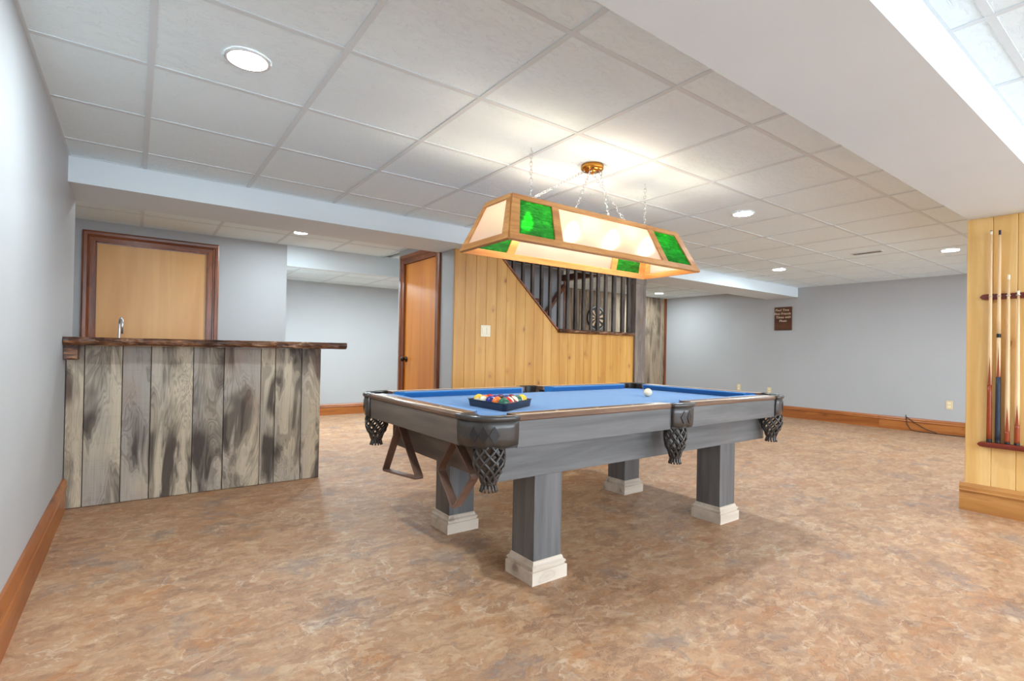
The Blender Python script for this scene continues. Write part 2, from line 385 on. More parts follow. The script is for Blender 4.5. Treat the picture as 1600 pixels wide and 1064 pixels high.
tile_zone(XL, XR, Y2B, YS0, CZ, GX, GY)
tile_zone(-.6, XP, YS1, YB, CZ, GX, GY)
tile_zone(XP+.1, XR, YS1, YFAR, CZ, GX, GY)
tile_zone(1.37, 4.2, YB+.1, YA, ZA, 1.37+.3, YB+.35)
tile_zone(XL, XR, -.78, Y2A, CZ, 2.288, .445)
box('plain_ceiling', TILE, (XL, XR, YF, -.78, CZ, CZ+.03), ceil)
box('soffit', WHITE, (XL, XR, YS0, YS1, ZS, CZ+.02), ceil)
box('soffit', WHITE, (XL, XR, Y2A, Y2B, Z2, CZ+.02), ceil)
box('soffit', WHITE, (1.37, 4.2, YB, YB+.1, 1.966, CZ+.02), ceil)

struct(MB().box(XL-.1, XL, YF, 4.655, 0, CZ+.02).build('wall_left', WALL), 'smooth pale grey wall along the left side of the room', 'wall')
struct(box('wall_recess', WALL, (-.7, -.6, 4.655, YB+.1, 0, CZ+.02)), 'pale grey side wall behind the bar, mostly hidden', 'wall')
struct(box('wall_recess_return', WALL, (-.7, XL-.1, 4.56, 4.655, 0, CZ+.02)), 'short grey return wall hidden behind the left wall end', 'wall')
wb = MB(); DX0, DX1, DZ1 = -.33, .615, 2.02
wb.box(-.6, DX0, YB, YB+.1, 0, CZ+.02).box(DX1, 1.37, YB, YB+.1, 0, CZ+.02).box(DX0, DX1, YB, YB+.1, DZ1, CZ+.02)
struct(wb.build('wall_back', WALL), 'pale grey wall behind the bar holding the birch door', 'wall')
struct(box('wall_alcove_side', WALL, (1.27, 1.37, YB+.1, YA, 0, CZ)), 'hidden grey side wall of the alcove', 'wall')
struct(box('wall_alcove', WALL, (1.27, 5.6, YA, YA+.1, 0, CZ+.02)), 'far grey wall of the alcove beyond the bar', 'wall')
struct(box('wall_link', WALL, (5.5, 5.6, YFAR, YA, 0, CZ+.02)), 'hidden grey wall joining alcove and weathered board wall', 'wall')
ws = MB(); D0, D1, DT = 4.735, 5.55, 2.045
ws.box(XP, XP+.1, YP+.03, D0, 0, CZ+.02).box(XP, XP+.1, D1, 5.70, 0, CZ+.02).box(XP, XP+.1, D0, D1, DT, CZ+.02)
struct(ws.build('wall_side', WALL), 'narrow grey wall around the orange closet door', 'wall')
struct(box('wall_right', WALL, (XR, XR+.1, YF, YFAR+.1, 0, CZ+.02)), 'long pale grey wall on the right with a small wooden sign', 'wall')
struct(box('wall_stairwell', WALL, (XP+.1, 4.84, 5.40, 5.50, 0, CZ+.02)), 'light grey wall behind the dark slat railing', 'wall')

# wall behind the camera with its windows
wf = MB(); xs = [XL-.1]+[q for w in WIN for q in w]+[XR+.1]
for i in range(0, len(xs), 2): wf.box(xs[i], xs[i+1], YF-.12, YF, 0, CZ+.02)
for a, b in WIN: wf.box(a, b, YF-.12, YF, 0, WZ[0]).box(a, b, YF-.12, YF, WZ[1], CZ+.02)
struct(wf.build('wall_front', WALL), 'grey wall with windows behind the viewpoint', 'wall')
for k, (a, b) in enumerate(WIN):
    w = empty('window_%d' % (k+1), ((a+b)/2, YF-.06, WZ[0])); struct(w, 'white framed window behind the viewpoint, number %d from the left wall' % (k+1), 'window')
    fr = MB(); t = .05
    fr.box(a, a+t, YF-.1, YF-.03, *WZ).box(b-t, b, YF-.1, YF-.03, *WZ).box(a, b, YF-.1, YF-.03, WZ[0], WZ[0]+t).box(a, b, YF-.1, YF-.03, WZ[1]-t, WZ[1])
    fr.box((a+b)/2-.02, (a+b)/2+.02, YF-.1, YF-.03, *WZ); fr.build('window_frame', VINYL, w)
    for p, q in ((a+t, (a+b)/2-.02), ((a+b)/2+.02, b-t)): box('pane', GLASS, (p, q, YF-.068, YF-.062, WZ[0]+t, WZ[1]-t), w)

# baseboards: a flat board with a moulded cap
def baseboard(name, p0, p1, nrm, mats, label, h=.185, parts=1, knots=None):
    """runs from p0 to p1 on the floor; nrm points into the room"""
    p0, p1, nrm = Vector((*p0, 0)), Vector((*p1, 0)), Vector((*nrm, 0))
    ax = 'X' if abs(p1.x-p0.x) > abs(p1.y-p0.y) else 'Y'
    root = empty(name, (p0+p1)/2); struct(root, label, 'baseboard')
    board = [(0, 0), (.018, 0), (.018, h*.70), (0, h*.70)]
    cap = [(0, h*.70), (.026, h*.70), (.028, h*.74), (.024, h*.78), (.024, h*.88), (.019, h*.93), (.012, h), (0, h)]
    for k in range(parts):
        a, b = p0.lerp(p1, k/parts), p0.lerp(p1, (k+1)/parts); g = (b-a).normalized()*.0015
        for nm, prof in (('board', board), ('cap', cap)):
            MB().loft([[q+nrm*d+Vector((0, 0, z)) for d, z in prof] for q in (a+g, b-g)]).build(nm, mats[ax], root)
    return root
baseboard('baseboard_left', (XL, YF), (XL, 4.24), (1, 0), PINE_BASE, 'stained pine baseboard along the left grey wall', .2, 3)
baseboard('baseboard_right', (XR, 1.0), (XR, YFAR), (-1, 0), PINE_BASE, 'stained pine baseboard along the right grey wall', .19, 3)
baseboard('baseboard_alcove', (1.37, YA), (5.5, YA), (0, -1), PINE_BASE, 'stained pine baseboard on the far alcove wall', .17, 2)
baseboard('baseboard_back', (DX1+.1, YB), (1.37, YB), (0, -1), PINE_BASE, 'stained pine baseboard behind the bar, hidden by it', .19)
baseboard('baseboard_stair', (XP+.02, YP), (5.14, YP), (0, -1), PINE_BASE, 'pine baseboard under the knotty pine stair wall', .185, 1)

# doors
def casing_run(pts, inward, out, prof, mat, name, root):
    """mitred casing leg from pts[0] to pts[1]; prof = (across, out) pairs, across measured from the outer edge inwards"""
    pass
def door(name, plane, lo, hi, top, pos, out, casw, mats, doormat, label, knob, hinge):
    """plane 'Y' or 'X' wall at pos; lo..hi opening; out = +-1 direction into the room"""
    def P(a, d, z): return (a, pos+out*d, z) if plane == 'Y' else (pos+out*d, a, z)
    ax = 'X' if plane == 'Y' else 'Y'
    root = empty(name, P((lo+hi)/2, 0, 0)); struct(root, label, 'door')
    prof = [(0, 0), (0, .024), (.012, .028), (.036, .026), (.040, .018), (.052, .020), (.056, .013), (casw, .012), (casw, 0)]
    prof = [(min(a, casw), d) for a, d in prof]
    L, H, Z = lo-casw, hi+casw, top+casw
    MB().loft([[P(L+a, d, 0) for a, d in prof], [P(L+a, d, Z-a) for a, d in prof]]).build('casing', mats['Z'], root)
    MB().loft([[P(H-a, d, 0) for a, d in prof], [P(H-a, d, Z-a) for a, d in prof]]).build('casing', mats['Z'], root)
    MB().loft([[P(L+a, d, Z-a) for a, d in prof], [P(H-a, d, Z-a) for a, d in prof]]).build('casing', mats[ax], root)
    j = MB()
    for a0, a1, z0, z1 in ((lo-.012, lo+.012, 0, top), (hi-.012, hi+.012, 0, top), (lo, hi, top-.012, top+.012)):
        q0, q1 = P(a0, .01, z0), P(a1, -.10, z1)
        j.box(min(q0[0], q1[0]), max(q0[0], q1[0]), min(q0[1], q1[1]), max(q0[1], q1[1]), z0, z1)
    j.build('jamb', mats['Z'], root)
    q0, q1 = P(lo+.013, -.012, .01), P(hi-.013, -.050, top-.014)
    MB().box(min(q0[0], q1[0]), max(q0[0], q1[0]), min(q0[1], q1[1]), max(q0[1], q1[1]), .01, top-.014).build('door_panel', doormat, root, bevel=.002)
    for z in (.25, 1.05, 1.80):
        q0, q1 = P(hinge-.012, .004, z-.05), P(hinge+.012, -.014, z+.05)
        MB().box(min(q0[0], q1[0]), max(q0[0], q1[0]), min(q0[1], q1[1]), max(q0[1], q1[1]), z-.05, z+.05).build('hinge', DARKMETAL, root, bevel=.003)
    if knob:
        a, z = knob
        rings = []
        for d, r in ((-.012, .032), (-.004, .032), (0, .012), (.022, .011), (.030, .024), (.044, .029), (.056, .022), (.060, .006)):
            rings.append([Vector(P(a+r*math.cos(t), d, z+r*math.sin(t))) for t in [2*math.pi*k/16 for k in range(16)]])
        MB().loft(rings, smooth=True).build('knob', DARKMETAL, root)
    return root
door('door_1', 'Y', -.318, .603, 2.008, YB, -1, .094, CASING, DOOR, 'flat birch door in a dark walnut frame behind the bar', (-.25, .95), .603)
door('door_2', 'X', 4.745, 5.54, 2.035, XP, -1, .088, CASING, DOOR2, 'orange maple closet door with dark knob beside the pine stair wall', (5.475, .93), 4.745)

# knotty pine stair wall, plank by plank, with a sloping cut for the stairs
SL = [(3.03, ZS), (3.855, 1.275)]
def wall_top(x):
    if x <= SL[0][0]: return ZS
    if x >= SL[1][0]: return SL[1][1]
    u = (x-SL[0][0])/(SL[1][0]-SL[0][0]); return SL[0][1]*(1-u)+SL[1][1]*u
wst = empty('wall_stair', (3.8, YP, 0)); struct(wst, 'knotty pine plank wall under the dark slat stair railing', 'wall')
NP = 21; X1 = 5.14; pw = (X1-XP)/NP
for k in range(NP):
    a, b = XP+k*pw+.0004, XP+(k+1)*pw-.0004
    xs = sorted({a, b} | {s[0] for s in SL if a < s[0] < b})
    P = [(a, YP, 0), (b, YP, 0)]+[(x, YP, wall_top(x)) for x in reversed(xs)]
    MB().quadprism(P, (0, 1, 0), .018).build('plank', PINE, wst, bevel=.0035, seg=1, origin=((a+b)/2, YP, 0))
# solid core of the wall
core = [(XP+.001, YP+.018, 0), (5.14, YP+.018, 0), (5.14, YP+.018, 1.27), (SL[1][0], YP+.018, 1.27), (SL[0][0], YP+.018, ZS-.005), (XP+.001, YP+.018, ZS-.005)]
MB().quadprism(core, (0, 1, 0), .06).build('wall_core', WALL, wst)
# sloping trim and live edge cap
dv = Vector((SL[1][0]-SL[0][0], 0, SL[1][1]-SL[0][1])).normalized(); nv = Vector((-dv.z, 0, dv.x))
A, B = Vector((SL[0][0], YP-.012, SL[0][1]-.004)), Vector((SL[1][0]+.01, YP-.012, SL[1][1]-.008))
MB().quadprism([A, B, B+nv*.022, A+nv*.022], (0, 1, 0), .115).build('sloping_trim', CASING['X'], wst, bevel=.003)
def live_slab(x0, x1, y0, y1, z0, z1, nseg, amp, name, mat, root, seed=1, back=False, **kw):
    rnd = random.Random(seed); rings = []
    for i in range(nseg+1):
        x = x0+(x1-x0)*i/nseg; j = lambda s=1.0: rnd.uniform(-amp, amp)*s
        e = amp*2*math.sin(i*.55+seed)+amp*1.2*math.sin(i*1.3)
        zm = (z0+z1)/2
        rings.append([(x, y1, z0), (x, y1, z1), (x, y0+e+.012+j(), z1), (x, y0+e+.002+j(), z1-.25*(z1-z0)), (x, y0+e+j(), zm+j(.5)),
                      (x, y0+e+.006+j(), z0+.25*(z1-z0)+j(.4)), (x, y0+e+.022+j(), z0+j(.3))])
    return MB().loft(rings, True, True, False).build(name, mat, root, **kw)
live_slab(3.85, 5.132, YP-.045, YP+.10, 1.262, 1.305, 40, .004, 'live_edge_cap', LIVE, wst, 3)

# dark slat railing
rail = empty('stair_railing', (4.2, YP+.04, 1.3), 'row of dark brown wooden slats rising from the pine stair wall', 'railing')
balx = [3.115, 3.223, 3.352, 3.484, 3.614, 3.740, 3.872, 4.004, 4.130, 4.258, 4.388, 4.500, 4.632, 4.772, 4.935, 5.050]
for i, x in enumerate(balx):
    z0 = max(wall_top(x), wall_top(x+.04))+.02 if x < SL[1][0] else 1.300
    w = .034 if i < 11 else (.042 if i < 13 else .056)
    MB().box(x, x+w, YP+.018, YP+.052, z0, ZS).build('slat', DARKWOOD, rail, bevel=.003, seg=1)
MB().box(SL[0][0]+.02, 5.13, YP+.004, YP+.07, ZS-.03, ZS).build('top_rail', DARKWOOD, rail)
newel = empty('newel_post', (5.24, YP, 0), 'weathered grey full height post at the end of the stair railing', 'post')
MB().box(5.142, 5.335, YP-.03, YP+.13, 0, ZS).build('shaft', POST, newel, bevel=.004)
MB().box(5.136, 5.341, YP-.036, YP+.136, 1.93, ZS).build('head_block', POST, newel, bevel=.004)

# weathered board wall at the far end
wfar = empty('wall_far', (7.3, YFAR, 0)); struct(wfar, 'weathered vertical board wall seen behind the stair railing', 'wall')
x = 5.6; i = 0
while x < XR-.02:
    w = (.19, .15, .22, .17)[i % 4]; b = min(x+w, XR-.001)
    MB().box(x+.002, b-.002, YFAR-.02-.004*(i % 2), YFAR, 0, CZ).build('board', BARN_WARM, wfar, bevel=.003, seg=1); x = b; i += 1
box('wall_backing', WALL, (5.5, XR+.1, YFAR, YFAR+.1, 0, CZ+.02), wfar)
box('corner_trim', CASING['Z'], (XR-.05, XR-.001, YFAR-.05, YFAR-.025, 0, CZ), wfar, bevel=.004)

# stairs behind the pine wall
stairs = empty('staircase', (3.9, 4.9, 0), 'wooden stairs hidden behind the knotty pine wall', 'stairs')
ns = 9
for k in range(ns):
    zt = (k+1)*.195; xa = 4.92-k*.215
    MB().box(xa-.235, xa, YP+.08, 5.395, zt-.03, zt).build('tread', CASING['Y'], stairs, bevel=.004)
    MB().box(xa-.235, xa-.215, YP+.08, 5.395, zt, zt+.165).build('riser', CASING['Y'], stairs)
hr = empty('handrail', (4.6, 5.36, 1.5), 'red brown wooden handrail on the grey wall behind the slats', 'handrail')
MB().quadprism([(4.44, 5.33, 1.535), (4.48, 5.33, 1.50), (4.835, 5.33, 1.96), (4.79, 5.33, 1.99)], (0, 1, 0), .06).build('sloping_rail', CASING['X'], hr, bevel=.008)
MB().box(4.30, 4.42, 5.33, 5.39, 1.71, 1.755).build('return_piece', CASING['X'], hr, bevel=.006)
hd = empty('stair_header', (4.84, 4.9, 2.0), 'red brown trim beam over the foot of the stairs', 'beam')
MB().box(4.80, 4.88, YS1+.0, 5.52, 2.035, 2.12).build('header_beam', CASING['Y'], hd, bevel=.004)
MB().box(4.842, 4.875, 5.395, 5.505, 0, 2.035).build('end_trim', CASING['Z'], hd, bevel=.004)

# dartboards on the far boards
def dartboard(x, z, label):
    root = empty('dartboard', (x, YFAR-.03, z-.22), label, 'dartboard', 'dartboards on the weathered boards')
    def disc(r0, r1, y0, y1, mat, name, n=40):
        q = MB(); V = []
        for k in range(n):
            c, s_ = math.cos(2*math.pi*k/n), math.sin(2*math.pi*k/n)
            V += [(x+r0*c, y0, z+r0*s_), (x+r1*c, y0, z+r1*s_), (x+r1*c, y1, z+r1*s_), (x+r0*c, y1, z+r0*s_)]
        F = []
        for k in range(n):
            a, b = 4*k, 4*((k+1) % n); F += [(a, a+1, b+1, b), (a+1, a+2, b+2, b+1), (a+2, a+3, b+3, b+2), (a+3, a, b, b+3)]
        return q.add(V, F).build(name, mat, root)
    yb = YFAR-.026
    disc(.001, .225, yb, yb-.03, BLACK, 'board_body')
    disc(.205, .225, yb-.03, yb-.036, CHROME, 'number_ring')
    for k in range(20):
        a0, a1 = 2*math.pi*(k-.5)/20, 2*math.pi*(k+.5)/20
        P = [(x+r*math.cos(a), yb-.0305, z+r*math.sin(a)) for r, a in ((.016, a0), (.17, a0), (.17, (a0+a1)/2), (.17, a1), (.016, a1))]
        MB().quadprism(P, (0, -1, 0), .003).build('segment', CREAMF if k % 2 else BLACK, root)
    disc(.001, .014, yb-.03, yb-.035, REDP, 'bullseye', 16)
CREAMF = plain('dartboard_cream', srgb(214, 180, 140), .7); REDP = plain('dartboard_red', srgb(160, 40, 34), .6)
dartboard(6.93, 1.68, 'round dartboard seen between the slats of the stair railing')
dartboard(8.11, 1.66, 'round dartboard mostly hidden behind the grey newel post')

# wall with the cue rack
XC = 4.69
wc = empty('wall_column', (XC, .78, 0)); struct(wc, 'knotty pine plank wall end holding the cue rack', 'wall')
yy = [1.02, .885, .763, .641, .545]
for a, b in zip(yy, yy[1:]):
    MB().box(XC, XC+.018, b+.0005, a-.0005, 0, Z2).build('plank', PINE_PALE, wc, bevel=.0035, seg=1)
box('wall_core', PINE, (XC+.018, XC+.15, .546, 1.019, 0, Z2), wc)
cb = baseboard('baseboard_column', (XC, .54), (XC, 1.045), (-1, 0), PINE_LIGHT, 'golden pine baseboard with a knot under the cue rack wall', .19)

# ------------------------------------------------------------------ bar
bar = empty('bar_counter', (.44, 4.5, 0), 'home bar clad in weathered grey boards with live edge top', 'bar')
YBR = 4.262
bx = [XL+.002, -.258, -.064, .091, .336, .527, .772, .874, 1.067, 1.214]
for k in range(9):
    jig = (0, .003, 0, .004, .001, .003, 0, .002, .004)[k]
    MB().box(bx[k]+.0022, bx[k+1]-.0022, YBR-jig, YBR+.018, .003, 1.035).build('board', BARN, bar, bevel=.002, seg=1)
box('carcass', BLACK, (XL+.004, 1.205, YBR+.018, YBR+.10, 0, 1.035), bar)
box('end_panel', BARN_WARM, (1.195, 1.214, YBR+.10, YBR+.62, 0, .88), bar)
box('work_shelf', COUNTER, (XL+.004, 1.205, YBR+.10, YBR+.62, .88, .92), bar)
live_slab(XL+.004, 1.352, 4.05, 4.62, 1.037, 1.086, 70, .004, 'live_edge_top', LIVE, bar, 5, bevel=0)
MB().loft([[(XL+.003, 4.10, z0), (-.283, 4.10+e, z0), (-.283, 4.255, z0), (XL+.003, 4.255, z0)] for z0, e in ((.945, .012), (.97, .004), (1.0, .009), (1.037, 0))]).build('bracket', LIVE, bar)
fau = empty('bar_faucet', (-.095, 4.72, .92), 'slim gooseneck metal faucet standing behind the bar top', 'faucet')
pts = [(-.095, 4.72, .93+.26*i/4) for i in range(5)]+[(-.095+.009*(1-math.cos(a)), 4.72-.045+.045*math.cos(a), 1.19+.045*math.sin(a)) for a in [math.pi*k/8 for k in range(1, 9)]]+[(-.076, 4.63, 1.12)]
MB().tube(pts, .0075, 8).build('spout', CHROME, fau)
MB().lathe([(.026, 0), (.026, .008), (.014, .014), (.012, .04)], (-.095, 4.72, .92), 16).build('base', CHROME, fau)

# ------------------------------------------------------------------ pool table
TX0, TX1, TY0, TY1 = 1.08, 3.50, 1.66, 3.00
ZT, ZB = .79, .752
XM = 2.345
tb = empty('pool_table', ((TX0+TX1)/2, (TY0+TY1)/2, 0), 'grey stained wooden pool table with blue felt and black leather pockets', 'pool table')
LEG = [(1.466, 1.806), (1.466, 2.576), (2.946, 1.806), (2.946, 2.576)]
for (a, b) in LEG:
    s = .165
    lg = MB().box(a, a+s, b, b+s, .02, .492).build('leg', GREY['Z'], tb, bevel=.002)
    q = []
    for d, z in ((.021, 0), (.021, .056), (.0205, .058), (.012, .060), (.012, .066), (.017, .069), (.017, .077), (.008, .084), (.005, .094), (.005, .097), (.001, .100)):
        q.append([(a-d, b-d, z), (a+s+d, b-d, z), (a+s+d, b+s+d, z), (a-d, b+s+d, z)])
    MB().loft(q).build('plinth', PLINTH['X'], lg)
MB().box(1.24, 3.452, 1.80, 2.86, .487, .70).build('cabinet', GREY['X'], tb, bevel=.003)
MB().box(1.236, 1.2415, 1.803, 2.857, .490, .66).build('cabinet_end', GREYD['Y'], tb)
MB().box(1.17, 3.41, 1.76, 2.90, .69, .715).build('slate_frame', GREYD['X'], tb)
# bed of the table with clipped corners
bi, ch = .098, .085
x0, x1, y0, y1 = TX0+bi, TX1-bi, TY0+bi, TY1-bi
P = [(x0+ch, y0), (x1-ch, y0), (x1, y0+ch), (x1, y1-ch), (x1-ch, y1), (x0+ch, y1), (x0, y1-ch), (x0, y0+ch)]
MB().quadprism([(a, b, ZB) for a, b in P], (0, 0, -1), .035).build('bed', FELT, tb)
CR = .175                                    # reach of a corner pocket along each side
SP = .088                                    # half width of a side pocket
def rail_piece(axis, a, b, edge, inn, name_mat):
    """rail along axis from a to b; edge = outer coordinate, inn = +-1 pointing inwards"""
    def P(t, d, z): return (t, edge+inn*d, z) if axis == 'X' else (edge+inn*d, t, z)
    ap = [(.006, .655), (.028, .655), (.026, .772), (.002, .772)]
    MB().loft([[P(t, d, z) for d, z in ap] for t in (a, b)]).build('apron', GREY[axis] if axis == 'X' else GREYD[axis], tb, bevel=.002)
    tp = [(.003, .764), (-.003, .770), (-.004, .781), (.002, .788), (.012, .7905), (.080, .7905), (.080, .764)]
    r = MB().loft([[P(t, d, z) for d, z in tp] for t in (a, b)]).build('top_rail', RAILWOOD[axis], tb)
    il = [(.012, .7903), (.022, .7903), (.022, .7915), (.012, .7915)]
    MB().loft([[P(t, d, z) for d, z in il] for t in (a, b)]).build('inlay', CREAM, r)
    for k in (1, 2, 3):
        t = a+(b-a)*k/4; m = MB()
        c = P(t, .05, .7903); m.lathe([(.0065, 0), (.0065, .0009)], c, 12); m.build('sight', CREAM, r)
    cu = [(.080, .745, 0), (.080, .789, 0), (.118, .790, .038), (.131, .787, .052), (.132, .781, .052), (.118, .7535, .038), (.10, .7535, .02)]
    e = .012
    MB().loft([[P(a+e+o, d, z) for d, z, o in cu], [P(b-e-o, d, z) for d, z, o in cu]]).build('cushion', FELT, tb)
for edge, inn in ((TY0, 1), (TY1, -1)):
    rail_piece('X', TX0+CR, XM-SP, edge, inn, 0); rail_piece('X', XM+SP, TX1-CR, edge, inn, 0)
rail_piece('Y', TY0+CR, TY1-CR, TX0, 1, 0); rail_piece('Y', TY0+CR, TY1-CR, TX1, -1, 0)

def pocket(cxy, arc, hole, hr, zb, nd):
    """arc: function t in 0..1 -> (x, y) along the outside of the pocket; hole: centre of the hole"""
    N = 16
    A = [Vector((*arc(t/N), 0)) for t in range(N+1)]
    H = Vector((*hole, 0))
    root = empty('pocket', (hole[0], hole[1], zb), parent=tb)
    def nrm(i):
        g = (A[min(i+1, N)]-A[max(i-1, 0)]).normalized(); n = Vector((g.y, -g.x, 0))
        return n if n.dot(A[i]-H) > 0 else -n
    rows = []
    for i in range(N+1):
        t = i/N; zbot = .668+.012*abs(math.sin(math.pi*t*nd)) if nd > 1 else .66
        zbot = .662+.010*(1-abs(math.sin(math.pi*t*nd)))
        n = nrm(i); col = []
        for z, o in ((zbot, .004), (.70, .007), (.74, .008), (.772, .008), (.772, -.004), (.70, -.004), (zbot, -.004)):
            col.append(A[i]+n*o+Vector((0, 0, z)))
        rows.append(col)
    MB().loft(rows, True, True, True).build('shield', LEATHER, root)
    MB().tube([A[i]+nrm(i)*.004+Vector((0, 0, .780)) for i in range(N+1)], .0135, 8).build('rim', LEATHER, root)
    # leather pad between rim and hole
    pad = []
    a0 = math.atan2((A[0]-H).y, (A[0]-H).x); a1 = math.atan2((A[N]-H).y, (A[N]-H).x)
    am = math.atan2((A[N//2]-H).y, (A[N//2]-H).x)
    wrap = lambda a: (a+math.pi) % (2*math.pi)-math.pi
    d0, d1 = wrap(a0-am), wrap(a1-am)
    for i in range(N+1):
        t = i/N; a = am+(d0*(1-2*t) if t < .5 else d1*(2*t-1))
        h = H+Vector((math.cos(a), math.sin(a), 0))*hr
        pad.append([A[i]+Vector((0, 0, .789)), h+Vector((0, 0, .789)), h+Vector((0, 0, .66)), A[i]+Vector((0, 0, .66))])
    MB().loft(pad, True, True).build('throat', LEATHER_D, root)
    # diamonds
    for k in range(nd):
        tc = .5+(k-(nd-1)/2)*(.21 if nd == 3 else .26); i = int(round(tc*N)); n = nrm(i); g = Vector((-n.y, n.x, 0)); c = A[i]+n*.0078+Vector((0, 0, .716))
        w, h = .0225, .036
        MB().quadprism([c+g*w, c+Vector((0, 0, h)), c-g*w, c-Vector((0, 0, h))], n, .003).build('diamond', LEATHER_D, root, bevel=.001, seg=1)
    # strap basket
    def prof(v):
        K = [(0, 1.16), (.2, 1.32), (.45, 1.36), (.65, 1.2), (.82, .82), (1.0, .60)]
        for (v0, r0), (v1, r1) in zip(K, K[1:]):
            if v <= v1: u = (v-v0)/(v1-v0); return hr*(r0+(r1-r0)*(3*u*u-2*u**3))
        return hr*K[-1][1]
    ztop = .676; m = MB(); ns = 9
    for s in range(ns):
        for sg in (1, -1):
            pts = []
            for q in range(11):
                v = q/10; a = 2*math.pi*s/ns+sg*v*1.5*math.pi/2; r = prof(v)
                pts.append((hole[0]+r*math.cos(a), hole[1]+r*math.sin(a), ztop+(zb+.035-ztop)*v))
            m.tube(pts, .0060, 5, True)
    m.build('basket', LEATHER, root)
    fr = MB(); rb = prof(1.0)
    for s in range(12):
        a = 2*math.pi*s/12; ca, sa = math.cos(a), math.sin(a)
        fr.tube([(hole[0]+r*ca, hole[1]+r*sa, zb+z) for r, z in ((rb, .046), (rb*.92, .03), (rb*1.1, .012), (rb*1.22, 0))], .0058, 4, True)
    fr.lathe([(rb+.004, .030), (rb+.006, .036), (rb+.004, .044)], (hole[0], hole[1], zb), 14)
    fr.build('fringe', LEATHER, root)
def corner_arc(sx, sy):
    ox, oy = (TX0 if sx > 0 else TX1), (TY0 if sy > 0 else TY1)
    e = .66
    def f(t):
        a = t*math.pi/2; c, s_ = math.cos(a)**e, math.sin(a)**e
        return (ox+sx*CR*(1-c), oy+sy*CR*(1-s_))
    return f
for sx in (1, -1):
    for sy in (1, -1):
        ox, oy = (TX0 if sx > 0 else TX1), (TY0 if sy > 0 else TY1)
        pocket(None, corner_arc(sx, sy), (ox+sx*.084, oy+sy*.070), .047, .480, 3)
for edge, inn in ((TY0, 1), (TY1, -1)):
    f = lambda t, edge=edge, inn=inn: (XM-SP+2*SP*t, edge-inn*.020*math.sin(math.pi*t)**.6 if 0 < t < 1 else edge)
    pocket(None, f, (XM, edge+inn*.042), .042, .462, 2)
# pegs the racks hang on
for y, z in ((2.66, .628), (2.06, .632)):
    m = MB(); m.loft([[(x, y+r*math.cos(2*math.pi*k/10), z+r*math.sin(2*math.pi*k/10)) for k in range(10)] for x, r in ((1.24, .005), (1.195, .005), (1.193, .008), (1.183, .008))], smooth=True)
    m.build('peg', IVORY, tb)

# hanging ball racks
def hoop(name, P, w, t, label, mat):
    """band frame following the closed outline P (world points in one x-plane), rounded corners"""
    root = empty(name, P[0], label, 'ball rack')
    pts = []
    n = len(P)
    for i in range(n):
        a, b, c = Vector(P[i-1]), Vector(P[i]), Vector(P[(i+1) % n]); rr = .034
        d0, d1 = (a-b).normalized(), (c-b).normalized()
        for k in range(5):
            u = k/4; pts.append((b+d0*rr)*(1-u)**2+b*2*u*(1-u)+(b+d1*rr)*u*u)
    cen = sum(pts, Vector())/len(pts)
    rings = []
    k = len(pts)
    for i in range(k+1):
        q = pts[i % k]; g = (pts[(i+1) % k]-pts[(i-1) % k]).normalized(); inn = Vector((0, -g.z, g.y))
        if inn.dot(cen-q) < 0: inn = -inn
        rings.append([q+Vector((-w/2, 0, 0)), q+Vector((w/2, 0, 0)), q+Vector((w/2, 0, 0))+inn*t, q+Vector((-w/2, 0, 0))+inn*t])
    MB().loft(rings, True, False).build('frame', mat, root, bevel=.0015, seg=1)
    return root
hoop('triangle_rack', [(1.200, 2.672, .645), (1.200, 2.878, .332), (1.200, 2.408, .376)], .042, .010, 'brown wooden triangle ball rack hanging from the table end', RACKWOOD)
hoop('diamond_rack', [(1.200, 2.056, .648), (1.200, 2.205, .476), (1.200, 2.050, .314), (1.200, 1.880, .502)], .042, .010, 'brown wooden diamond shaped ball rack hanging near the corner pocket', RACKWOOD)

# ball tray and balls
BR = .0286
C1, C2 = Vector((1.462, 2.045, 0)), Vector((1.462, 2.349, 0)); C3 = Vector((1.462+.304*.866, 2.197, 0))
cen = (C1+C2+C3)/3
tray = empty('ball_tray', (cen.x, cen.y, ZB), 'black plastic triangular tray holding the pool balls', 'tray')
def tri(off, z, rr=.035):
    out = []
    c = [C1, C3, C2]
    c = [cen+(p-cen)*(1+off/((C1-cen).length)) for p in c]
    for i in range(3):
        a, b, d = c[i-1], c[i], c[(i+1) % 3]; u0, u1 = (a-b).normalized(), (d-b).normalized()
        for k in range(6):
            u = k/5; q = (b+u0*rr)*(1-u)**2+b*2*u*(1-u)+(b+u1*rr)*u*u; out.append(Vector((q.x, q.y, z)))
    return out
z0 = ZB+.001
MB().loft([tri(.026, z0), tri(.034, z0+.034), tri(.040, z0+.036), tri(.040, z0+.038), tri(.028, z0+.038), tri(.020, z0+.006)], True, True).build('shell', PLASTIC, tray)
def ball_mat(name, col, stripe):
    n = NT(name)
    if stripe:
        z = n.node('ShaderNodeSeparateXYZ', {0: n.node('ShaderNodeTexCoord').outputs['Object']}).outputs[2]
        c = n.mix(n.math('LESS_THAN', n.math('ABSOLUTE', z), BR*.56), srgb(240, 228, 200), col); n.set(c, .12)
    else: n.set(col, .12)
    return n.m
bcol = dict(yellow=srgb(240, 190, 60), blue=srgb(40, 50, 130), red=srgb(200, 50, 40), purple=srgb(80, 50, 110), orange=srgb(238, 120, 50), green=srgb(50, 100, 80), maroon=srgb(130, 36, 40), black=srgb(25, 24, 26))
